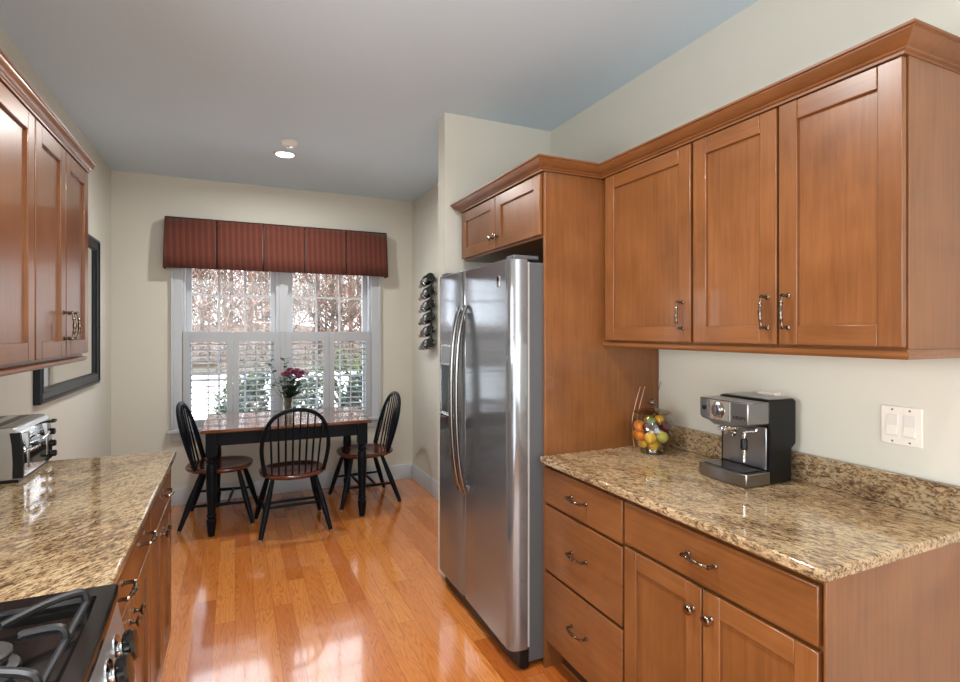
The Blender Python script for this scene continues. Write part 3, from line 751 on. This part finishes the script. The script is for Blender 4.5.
# ------------------------------------------------------------------ windsor chairs
def make_chair(label):
    t = thing('windsor_chair', label, 'chair', (0, 0, 0), 0, 'windsor chairs around the dining table')
    # saddle seat
    bm = BM(); seg = 40; rings = []
    def outl(a, k):
        c, s = math.cos(a), math.sin(a); e = .82
        x = .23*math.copysign(abs(c)**e, c); y = (.215 if s > 0 else .258)*math.copysign(abs(s)**e, s)
        if y < 0: x *= 1-.08*(y/.258)**2
        return x*k, y*k
    for k, z in ((.02, .419), (.8, .419), (.93, .424), (.985, .434), (1, .444), (.985, .454), (.95, .458), (.86, .4565), (.7, .449), (.45, .4445), (.2, .445), (.02, .446)):
        rings.append([(*outl(2*PI*i/seg, k), z-.025) for i in range(seg)])
    rings_to_mesh(bm, rings); obj('seat', bm, 'seat_wood', t, world=False, ang=60)
    # bow
    bow = []
    H, b0 = .485, .188
    def bowpt(s):           # s from -1 to 1
        a = s*PI/2*1.0
        x = .222*math.sin(a)*(1+.0) if abs(s) < .62 else None
        return x
    pts = []
    ctrl = [(-.2, 0), (-.22, .11), (-.226, .20), (-.212, .30), (-.162, .39), (-.085, .437), (0, .45), (.085, .437), (.162, .39), (.212, .30), (.226, .20), (.22, .11), (.2, 0)]
    def lean(h): return -.16-.135*(h/.45)
    path = smooth_path([(x, lean(h)-.02*(1-(x/.225)**2)*(1-h/.6 if h < .6 else 0)*0, .43+h*1.045) for x, h in ctrl], 5)
    bm = BM(); tube(bm, path, .0145, 10); bo = obj('bow', bm, 'navy', t, world=False)
    # spindles
    for k in range(8):
        u = -1+2*k/7; xb = .155*u; xt = .175*u
        h = None
        for p, q in zip(path, path[1:]):
            if (p.x-xt)*(q.x-xt) <= 0 and p.z > .7:
                w = (xt-p.x)/(q.x-p.x) if q.x != p.x else 0; h = p.lerp(q, w); break
        bm = BM(); b = Vector((xb, -.21+.045*u*u, .428)); tube(bm, [b, b.lerp(h, .35), h], [.0065, .0075, .005], 8); obj('spindle', bm, 'navy', t, world=False)
    # legs + stretchers
    tops = {}
    for sx in (-1, 1):
        for sy in (-1, 1):
            a = Vector((sx*.145, sy*.125, .40)); b = Vector((sx*.24, sy*(.235 if sy > 0 else .262), .0))
            tops[(sx, sy)] = (a, b); d = b-a
            bm = BM(); tube(bm, [a, a+d*.15, a+d*.45, a+d*.6, a+d*.965], [.014, .0165, .0215, .0205, .0145], 12)
            lg = obj('leg', bm, 'navy', t, world=False)
            bm = BM(); tube(bm, [a+d*.965, b], [.0146, .0135], 12); obj('leg_tip', bm, 'tan', lg, world=False, label='worn bare leg tip')
    at = lambda k, q: tops[k][0].lerp(tops[k][1], q)
    for sx in (-1, 1):
        a, b = at((sx, -1), .58), at((sx, 1), .58); bm = BM()
        tube(bm, [a, a.lerp(b, .5), b], [.008, .013, .008], 10); obj('stretcher', bm, 'navy', t, world=False)
    for q in (.36, .66):
        a = at((-1, -1), .58).lerp(at((-1, 1), .58), q); b = at((1, -1), .58).lerp(at((1, 1), .58), q); bm = BM()
        tube(bm, [a, a.lerp(b, .5), b], [.008, .012, .008], 10); obj('stretcher', bm, 'navy', t, world=False)
    return t
ch = make_chair('black windsor chair with its back to us, in front of the dining table')
ch.location = (.388, 4.225, 0); ch.rotation_euler = (0, 0, R(1.5))
dup(ch, (-.085, 4.60, 0), R(-90-6), 'black windsor chair at the left end of the dining table')
dup(ch, (1.0, 4.615, 0), R(90+2), 'black windsor chair at the right end of the dining table')

# ------------------------------------------------------------------ vase and flowers
VX, VY, VZ = .392, 4.62, .7602
M['stem'], _, _ = newmat('green_stem', lin(58, 92, 48), .5)
M['leaf'], _, _ = newmat('dark_leaf', lin(44, 66, 46), .5)
M['petal'], _, _ = newmat('pink_petal', lin(142, 78, 104), .6)
M['petal_pale'], _, _ = newmat('pale_pink_petal', lin(178, 124, 140), .6)
M['water'] = thin_glass('vase_water', (.9, .94, .92, 1), .04, .3)
t = thing('vase', 'clear flared glass vase on the dining table', 'vase', (VX, VY, VZ))
bm = BM(); lathe(bm, [(.001, .001), (.036, .001), (.038, .006), (.033, .05), (.034, .12), (.045, .19), (.058, .225), (.056, .225), (.043, .19), (.032, .12), (.031, .05), (.034, .012), (.001, .012)], 28, (0, 0, 0)); obj('glass', bm, 'glass', t, world=False)
bm = BM(); lathe(bm, [(.0305, .013), (.0295, .05), (.0305, .115)], 24); obj('water', bm, 'water', t, world=False)
rg = random.Random(9)
def flower(name, hx, hy, hz, rad, mat, label, grp, petals=26):
    t = thing(name, label, 'flower', (VX, VY, VZ), 0, grp)
    bm = BM(); p0 = (hx*.12, hy*.12, .018); tube(bm, smooth_path([p0, (hx*.3, hy*.3, .13), (hx*.75, hy*.75, hz*.8), (hx, hy, hz)], 4), .0025, 6); obj('stem', bm, 'stem', t, world=False)
    bm = BM(); c = Vector((hx, hy, hz))
    lathe(bm, [(.004, -.014), (rad*.5, -.004), (rad*.6, .004), (rad*.4, .014), (.002, .018)], 10, c)
    for k in range(petals):
        a = k*2.399; e = .15+1.1*(k/petals); L = rad*(1.05-.35*k/petals)
        d = Vector((math.cos(a)*math.cos(e), math.sin(a)*math.cos(e), math.sin(e))); s = d.cross(Vector((0, 0, 1))).normalized()*L*.33; n = d.cross(s).normalized()*.004
        p = c+d*rad*.12
        v = [bm.verts.new(x) for x in (p, p+d*L*.55+s+n, p+d*L, p+d*L*.55-s+n)]
        bm.faces.new(v)
    obj('bloom', bm, mat, t, world=False)
def sprig(hx, hy, hz, label, grp, n=9, dark=True, start=.45):
    t = thing('leafy_sprig', label, 'foliage', (VX, VY, VZ), 0, grp)
    path = smooth_path([(hx*.1, hy*.1, .018), (hx*.28, hy*.28, .13), (hx*.7, hy*.7, hz*.72), (hx, hy, hz)], 5)
    bm = BM(); tube(bm, path, .002, 5); obj('stem', bm, 'stem', t, world=False)
    bm = BM()
    for k in range(n):
        p = path[min(len(path)-1, int(len(path)*(start+(1-start)*k/n)))]; a = k*2.4+hx*50
        d = Vector((math.cos(a), math.sin(a), .35)).normalized(); L = .068; s = d.cross(Vector((0, 0, 1))).normalized()*L*.28
        v = [bm.verts.new(x) for x in (p, p+d*L*.5+s, p+d*L, p+d*L*.5-s)]; bm.faces.new(v)
    obj('leaves', bm, 'leaf', t, world=False)
G1 = 'pink flowers in the vase'
for hx, hy, hz, r in ((-.01, -.05, .335, .046), (.05, -.03, .345, .05), (.105, .0, .335, .046), (.02, .03, .36, .042), (.075, .05, .352, .042), (.08, -.06, .315, .04)):
    flower('pink_flower', hx, hy, hz, r, 'petal', 'deep pink flower crowded among others in the glass vase', G1)
flower('pale_flower', -.035, -.03, .335, .036, 'petal_pale', 'pale pink flower at the left of the vase bouquet', 'pale flower in the vase')
flower('small_flower', .155, -.02, .345, .02, 'petal_pale', 'small flower sticking out to the right of the bouquet', 'small flower in the vase', 14)
G2 = 'leafy sprigs in the vase'
for hx, hy, hz, n in ((-.06, -.05, .30, 16), (.03, -.08, .28, 18), (.075, -.07, .27, 16), (.0, -.07, .25, 18), (.05, -.06, .23, 16), (.02, -.05, .31, 18), (-.03, .05, .30, 10), (.09, .03, .27, 10), (.04, .0, .31, 14)):
    sprig(hx, hy, hz, 'dark leafy sprig among the flowers in the glass vase', G2, n, start=.4)
sprig(-.15, -.03, .45, 'tall dark leafy sprig reaching up left out of the vase', 'tall sprigs in the vase', 9, start=.7)
sprig(-.03, .0, .455, 'tall dark sprig standing above the middle of the bouquet', 'tall sprigs in the vase', 7, start=.8)
sprig(-.125, -.02, .27, 'low leafy sprig drooping out to the left of the vase', 'tall sprigs in the vase', 5, start=.75)

# ------------------------------------------------------------------ wine rack and bottles
t = thing('wine_rack', 'narrow black wall mounted wine rack on the dining wall', 'wine rack', (XD, 4.54, 1.30))
bm = BM(); bx(bm, XD-.008, XD-.001, 4.52, 4.57, 1.30, 1.955); obj('backplate', bm, 'black_plastic', t, bevel=.001)
zs = [1.915-.1125*k for k in range(6)]
AX = Vector((.01, 1, -.2)).normalized()
for z in zs:
    bm = BM(); c = Vector((XD-.066, 4.37, z))+AX*.1
    u = Vector((1, .0, 0)); v = AX.cross(u).normalized(); u = v.cross(AX)
    pts = [c+(u*math.cos(q*2*PI/20)+v*math.sin(q*2*PI/20))*.0445 for q in range(21)]
    tube(bm, pts, .004, 6); obj('ring', bm, 'chrome', t)
names = ('topmost dark wine bottle in the wall rack, with silver neck foil', 'dark wine bottle with pink foil, second from the top of the wall rack', 'dark wine bottle in the wall rack, third from the top', 'dark wine bottle in the wall rack, third from the bottom', 'dark wine bottle with pink foil, second from the bottom of the wall rack', 'bottom dark wine bottle in the wall rack')
for k, z in enumerate(zs):
    p = Vector((XD-.066, 4.37, z))
    t = thing('wine_bottle', names[k], 'bottle', tuple(p), 0, 'wine bottles in the wall rack')
    bm = BM(); lathe(bm, [(.002, .01), (.03, .004), (.039, .0), (.041, .004), (.041, .18), (.036, .2), (.018, .225), (.0145, .24), (.0145, .262)], 20, p, AX); bo = obj('body', bm, 'wine', t)
    bm = BM(); lathe(bm, [(.019, .222), (.0165, .24), (.0165, .292), (.018, .294), (.018, .304), (.012, .306)], 16, p, AX); obj('foil', bm, ('foil_silver', 'foil_pink', 'foil_silver', 'foil_black', 'foil_pink', 'foil_silver')[k], t)

# ------------------------------------------------------------------ ceiling fittings
t = thing('recessed_light', 'lit recessed downlight in the dining ceiling', 'light', (.33, 4.12, ZC))
bm = BM(); lathe(bm, [(.062, -.001), (.062, -.006), (.07, -.009), (.082, -.004), (.083, -.0005)], 32, (.33, 4.12, ZC), cap=False); obj('trim', bm, 'trim', t)
bm = BM(); lathe(bm, [(.063, -.0005), (.06, -.008), (.04, -.014), (.002, -.016)], 32, (.33, 4.12, ZC)); obj('lens', bm, 'lamp', t)
t = thing('smoke_detector', 'small round white detector on the ceiling beside the recessed light', 'detector', (.335, 3.84, ZC))
bm = BM(); lathe(bm, [(.054, -.0005), (.056, -.006), (.05, -.012), (.05, -.016), (.046, -.024), (.03, -.03), (.002, -.031)], 32, (.335, 3.84, ZC)); obj('body', bm, 'plastic', t)
bm = BM(); lathe(bm, [(.016, -.029), (.016, -.036), (.012, -.039), (.002, -.04)], 20, (.335, 3.84, ZC)); obj('cap', bm, 'trim', t)

# ------------------------------------------------------------------ switch plate, outlet
t = thing('light_switch', 'white double rocker light switch plate on the right wall', 'switch', (XR, .947, 1.10))
boxobj('plate', (XR-.007, XR-.0005, .891, 1.004, 1.102, 1.219), 'plastic', t, .003)
for y in (.924, .971):
    boxobj('rocker', (XR-.0095, XR-.0072, y-.0165, y+.0165, 1.127, 1.194), 'switch_grey', t, .001)
    bm = BM(); prism(bm, [(XR-.0095, 1.160), (XR-.0145, 1.133), (XR-.0095, 1.131)], lambda a, b: (a, y-.014, b), lambda a, b: (a, y+.014, b)); obj('rocker_tip', bm, 'plastic', t)
    for z in (1.112, 1.209):
        bm = BM(); lathe(bm, [(.0032, 0), (.0028, .0012), (.0005, .0014)], 10, (XR-.007, y, z), (-1, 0, 0)); obj('screw', bm, 'steel_plain', t)
t = thing('wall_outlet', 'white wall outlet plate peeking over the coffee machine', 'outlet', (XR, 1.385, 1.10))
boxobj('plate', (XR-.007, XR-.0005, 1.345, 1.425, 1.10, 1.221), 'plastic', t, .003)
for z in (1.14, 1.185): boxobj('socket', (XR-.009, XR-.0072, 1.368, 1.402, z-.014, z+.014), 'plastic', t, .002)
boxobj('adapter', (XR-.03, XR-.0072, 1.348, 1.422, 1.196, 1.2195), 'plastic', t, .003)

# ------------------------------------------------------------------ toaster
TZ = .9155
t = thing('toaster', 'chrome and stainless toaster with black trim on the left worktop', 'toaster', (-.79, 2.55, TZ))
ty0, ty1, tx0, tx1, tz0, tz1 = 2.385, 2.735, -.875, -.69, TZ+.012, TZ+.197
bm = BM()
poly = [(tx0, tz0), (tx1+.002, tz0), (tx1+.003, tz0+.06), (tx1+.0, tz0+.12), (tx1-.006, tz1-.02), (tx1-.012, tz1-.006), (tx1-.024, tz1), (tx0+.03, tz1), (tx0+.01, tz1-.008), (tx0, tz1-.03)]
prism(bm, poly, lambda a, b: (a, ty0, b), lambda a, b: (a, ty1, b)); obj('body', bm, 'toaster_steel', t, bevel=.003)
bm = BM()
fpoly = [(tx1+.0025, tz0+.004), (tx1+.0035, tz0+.06), (tx1+.0005, tz0+.12), (tx1-.0055, tz1-.02)]
prism(bm, fpoly+[(a+.004, b) for a, b in fpoly[::-1]], lambda a, b: (a, ty0+.012, b), lambda a, b: (a, ty1-.004, b)); obj('face_plate', bm, 'chrome', t, ang=60)
bm = BM()
for y in (ty0-.002,):
    o_ = [(a+.008, b) for a, b in fpoly]; i_ = [(a-.022, b) for a, b in fpoly[::-1]]
    prism(bm, o_+i_, lambda a, b: (a, y, b), lambda a, b: (a, y+.016, b))
obj('trim', bm, 'black_plastic', t, bevel=.002)
bm = BM()
for x in (-.835, -.765): bx(bm, x-.015, x+.015, ty0+.03, ty1-.03, tz1-.002, tz1+.0012)
obj('slot', bm, 'black_plastic', t)
bm = BM(); bx(bm, tx0+.006, tx1-.004, ty0+.006, ty1-.006, TZ, tz0); obj('base', bm, 'black_plastic', t)
def tx(z): return tx1+.008-.008*max(0, (z-tz0)/(tz1-tz0))
for y in (2.45, 2.665):
    bm = BM(); bx(bm, tx(1.0)-.008, tx(1.0)+.006, y-.007, y+.007, .955, 1.085); obj('rail', bm, 'steel_plain', t, bevel=.003)
    zl = 1.085 if y > 2.6 else 1.035
    bm = BM(); tube(bm, smooth_path([(tx(zl)-.002, y, zl), (tx(zl)+.018, y, zl+.004), (tx(zl)+.034, y, zl+.006)], 4), [.005]*5+[.008]*4, 10); bx(bm, tx(zl)+.018, tx(zl)+.034, y-.022, y+.022, zl, zl+.009); obj('lever', bm, 'black_plastic', t, bevel=.003)
    for z in (.957, .998, 1.045):
        if y < 2.6: continue
        bm = BM(); p = Vector((tx(z)+.003, y+.02, z)); lathe(bm, [(.010, 0), (.013, .004), (.013, .02), (.010, .023), (.001, .0235)], 16, p, (1, 0, 0)); obj('dial', bm, 'black_plastic', t)
bm = BM(); tube(bm, smooth_path([(tx(1.03)+.006, 2.42, 1.02), (tx(1.03)+.022, 2.45, 1.035), (tx(1.04)+.024, 2.60, 1.05), (tx(1.04)+.01, 2.66, 1.05)], 5), .004, 8); obj('guard_rail', bm, 'chrome', t)

# ------------------------------------------------------------------ coffee machine (local frame: x depth from the front, y width)
KZ = .9155
t = thing('coffee_machine', 'silver and black espresso machine on the right worktop', 'coffee machine', (1.573, 1.270, KZ), R(-2.5))
def lb(name, b, mat, parent=t, bevel=.003, seg=2):
    bm = BM(); bx(bm, *b); return obj(name, bm, mat, parent, world=False, bevel=bevel, seg=seg)
bm = BM(); prism(bm, [(.112, .004), (.215, .004), (.217, .12), (.238, .135), (.238, .285), (.23, .2935), (.105, .2935), (.105, .2), (.112, .19)], lambda a, b: (a, 0, b), lambda a, b: (a, .215, b)); obj('housing', bm, 'black_plastic', t, world=False, bevel=.004)
lb('back_panel', (.106, .1118, .012, .203, .05, .198), 'steel_plain')
lb('top_plate', (.115, .232, .006, .209, .2937, .2965), 'steel_plain', bevel=.001)
# drip tray with a bowed front
bm = BM(); n = 12
front = [(-.0-.012*math.sin(PI*i/n), .215*i/n) for i in range(n+1)]
poly = front+[(.1115, .215), (.1115, 0)]
prism(bm, poly, lambda a, b: (a, b, .003), lambda a, b: (a, b, .046)); tr = obj('drip_tray', bm, 'steel_plain', t, world=False, bevel=.003)
bm = BM(); bx(bm, .008, .1, .018, .197, .0462, .049)
obj('grid', bm, 'black_gloss', tr, world=False)
lb('foot', (.02, .2, .02, .195, 0, .0055), 'black_plastic', bevel=0)
# head: front face with drooping middle
hp = [(0, .212), (0, .288), (.215, .288), (.215, .222), (.205, .212), (.17, .207), (.15, .196), (.065, .196), (.045, .204), (.02, .206)]
bm = BM(); prism(bm, hp, lambda a, b: (.006+.0*b, a, b), lambda a, b: (.106, a, b)); hd = obj('head', bm, 'steel_plain', t, world=False, bevel=.004)
# control face, dial, button
bm = BM(); lathe(bm, [(.031, 0), (.031, .002), (.028, .003)], 32, (.006, .128, .25), (-1, 0, 0)); dl = obj('dial', bm, 'chrome', hd, world=False)
bm = BM(); lathe(bm, [(.02, .003), (.019, .012), (.016, .014), (.001, .0145)], 28, (.006, .128, .25), (-1, 0, 0)); bx(bm, -.0105, -.007, .126, .130, .232, .268); obj('dial_knob', bm, 'steel_plain', t, world=False)
bm = BM(); lathe(bm, [(.009, 0), (.009, .003), (.007, .004)], 20, (.006, .192, .252), (-1, 0, 0)); obj('button', bm, 'black_plastic', t, world=False)
lb('dial_plate', (.0048, .0062, .075, .178, .215, .284), 'chrome', bevel=.0)
cu = bpy.data.curves.new('lettering', 'FONT'); cu.body = 'KRUPS'; cu.size = .017; cu.extrude = .0006; cu.align_x = 'CENTER'; cu.space_character = 1.15
to = bpy.data.objects.new('lettering_curve', cu); C.objects.link(to)
bpy.context.view_layer.update()
me = bpy.data.meshes.new_from_object(to.evaluated_get(bpy.context.evaluated_depsgraph_get())); C.objects.unlink(to); bpy.data.objects.remove(to)
me.transform(Matrix(((0, 0, -1, .0055), (-1, 0, 0, .036), (0, 1, 0, .228), (0, 0, 0, 1)))); me.materials.clear(); me.materials.append(M['black_plastic'])
lo = bpy.data.objects.new('lettering', me); C.objects.link(lo); lo.parent = hd
# brew group, spouts, steam wand
bm = BM(); lathe(bm, [(.034, 0), (.034, -.012), (.03, -.018), (.022, -.02)], 28, (.05, .115, .197)); bx(bm, .0, .05, .105, .125, .178, .192); obj('brew_group', bm, 'chrome', t, world=False, bevel=.002)
bm = BM()
for y in (.098, .132): tube(bm, smooth_path([(.05, .115, .178), (.05, y, .172), (.05, y, .160)], 4), .006, 8)
obj('spout', bm, 'chrome', t, world=False)
bm = BM(); tube(bm, smooth_path([(.075, .022, .197), (.072, .026, .186), (.055, .05, .18), (.05, .054, .168), (.05, .054, .15)], 5), .0045, 8); tube(bm, [(.05, .054, .14), (.05, .054, .075)], [.0062, .0055], 12)
wd = obj('steam_wand', bm, 'chrome', t, world=False)
bm = BM(); lathe(bm, [(.009, .118), (.0125, .122), (.0125, .15), (.008, .157)], 16, (.05, .054, 0)); obj('wand_grip', bm, 'black_plastic', wd, world=False)

# ------------------------------------------------------------------ fruit jar
JX, JY, JZ = 1.665, 1.82, .9155; JS = 1.14
t = thing('glass_jar', 'round lidded glass jar full of fruit on the right worktop', 'jar', (JX, JY, JZ))
prof = [(.002, .002), (.044, .002), (.046, .008), (.042, .02), (.052, .03), (.07, .05), (.08, .078), (.08, .1), (.072, .125), (.06, .142), (.056, .15), (.06, .154)]
bm = BM(); lathe(bm, prof+[(r-.0028, z+(.0 if z > .05 else .003)) for r, z in prof[::-1]], 36); bmesh.ops.scale(bm, vec=(JS, JS, JS), verts=bm.verts); obj('bowl', bm, 'glass', t, world=False, ang=60)
bm = BM(); lathe(bm, [(.002, .158), (.058, .155), (.069, .155), (.07, .158), (.06, .163), (.03, .17), (.01, .174), (.008, .18), (.014, .186), (.017, .194), (.014, .203), (.006, .207), (.002, .208)], 36); bmesh.ops.scale(bm, vec=(JS, JS, JS), verts=bm.verts); obj('lid', bm, 'lid_glass', t, world=False, ang=60)
def peel(name, col): 
    m, nt, b = newmat(name, col, .4); n = noise(nt, coords(nt), 260, 2); bump(nt, b, n, .15, .001); return m
M['orange'] = peel('orange_peel', lin(226, 128, 28)); M['lemon'] = peel('lemon_peel', lin(236, 186, 52)); M['lime'] = peel('lime_peel', lin(120, 140, 48))
M['plum'] = peel('dark_red_skin', lin(92, 18, 26)); M['green_apple'] = peel('pale_green_skin', lin(190, 184, 90)); M['dark_plum'] = peel('dark_plum_skin', lin(46, 38, 40))
def fruit(name, mat, x, y, z, r, sq, label, cat, grp, tilt=0):
    r *= JS; t = thing(name, label, cat, (JX+x*JS, JY+y*JS, JZ+z*JS), tilt, grp)
    bm = BM(); pr = []
    for i in range(13):
        a = -PI/2+PI*i/12; pr.append((r*math.cos(a)*(1-.06*math.cos(a*6) if False else 1), r*sq*math.sin(a)))
    d = Vector((math.cos(tilt*3), math.sin(tilt*3), .5)) if sq > 1.1 else Vector((0, 0, 1))
    lathe(bm, pr, 16, (0, 0, 0), d); obj('flesh', bm, mat, t, world=False, ang=80)
    bm = BM(); dn = d.normalized(); lathe(bm, [(.0035, 0), (.003, .003), (.0012, .006)], 8, dn*(r*sq-.0015), dn); obj('stem', bm, 'stem', t, world=False)
GL = {'lemon': ('lemon', 'lemon', 1.22), 'orange': ('orange', 'orange', .97)}
for (x, y, z, k) in ((-.012, -.022, .034, 0), (.016, .012, .034, 1), (-.026, .02, .038, 2)):
    fruit('lemon', 'lemon', x, y, z+.0, .0195, 1.12, 'yellow lemon at the bottom of the fruit jar', 'fruit', 'lemons at the bottom of the fruit jar', k)
for x, y, z in ((-.048, .012, .068), (-.05, .012, .102), (-.028, .046, .066), (-.02, .05, .1)):
    fruit('orange', 'orange', x, y, z, .0215, .97, 'small orange in the left half of the fruit jar', 'fruit', 'oranges in the fruit jar')
fruit('lemon', 'lemon', -.038, -.032, .066, .0215, 1.05, 'yellow lemon in the middle of the fruit jar, left of the green apple', 'fruit', 'lemons in the fruit jar')
fruit('green_apple', 'green_apple', .002, -.052, .07, .022, .95, 'pale green fruit right of the lemon in the fruit jar', 'fruit', 'apples in the fruit jar')
fruit('green_apple', 'lime', -.018, -.008, .124, .021, .95, 'green fruit on top in the fruit jar', 'fruit', 'apples in the fruit jar')
fruit('plum', 'dark_plum', -.02, -.038, .104, .0185, 1.0, 'dark plum in the middle of the fruit jar', 'fruit', 'plums in the fruit jar')
fruit('plum', 'plum', -.046, -.02, .106, .0165, 1.0, 'small dark red plum left of the dark one in the fruit jar', 'fruit', 'plums in the fruit jar')
for x, y, z in ((.045, -.028, .068), (.048, -.02, .1), (.022, -.046, .108), (.05, .014, .082)):
    fruit('plum', 'plum', x, y, z, .0195, 1.0, 'dark red plum at the right side of the fruit jar', 'fruit', 'red plums in the fruit jar')
fruit('lemon', 'lemon', .024, -.012, .128, .019, 1.15, 'yellow lemon near the rim of the fruit jar', 'fruit', 'lemons in the fruit jar', 1)
fruit('orange', 'orange', .012, .03, .118, .021, .97, 'orange at the back of the fruit jar under its lid', 'fruit', 'oranges in the fruit jar')
fruit('orange', 'orange', .008, .0, .078, .021, .97, 'orange hidden in the middle of the fruit jar', 'fruit', 'oranges in the fruit jar')
# thin sticks behind the jar
M['stick'], _, _ = newmat('pale_stick', lin(206, 160, 130), .4); M['wire'], _, _ = newmat('dark_wire', lin(90, 76, 64), .4, .3)
for k, dx in enumerate((0, .028)):
    bm = BM(); tube(bm, smooth_path([(1.672+dx, 1.945, .917), (1.664+dx, 1.95, 1.02), (1.682+dx, 1.955, 1.09), (1.722+dx, 1.962, 1.19)], 6), .0016, 8)
    o = obj('thin_stick', bm, 'stick', None, loc=(1.672+dx, 1.945, .9155)); tag(o, ('thin pale stick behind the fruit jar, left one of two', 'thin pale stick behind the fruit jar, right one of two')[k], 'stick', 'thin sticks behind the fruit jar')
bm = BM(); tube(bm, smooth_path([(1.80, 1.93, .917), (1.797, 1.935, 1.05), (1.80, 1.94, 1.13), (1.836, 1.95, 1.21)], 6), .0016, 8)
o = obj('curved_wire', bm, 'wire', None, loc=(1.80, 1.93, .9155)); tag(o, 'thin dark curved wire rising behind the right side of the fruit jar', 'wire')
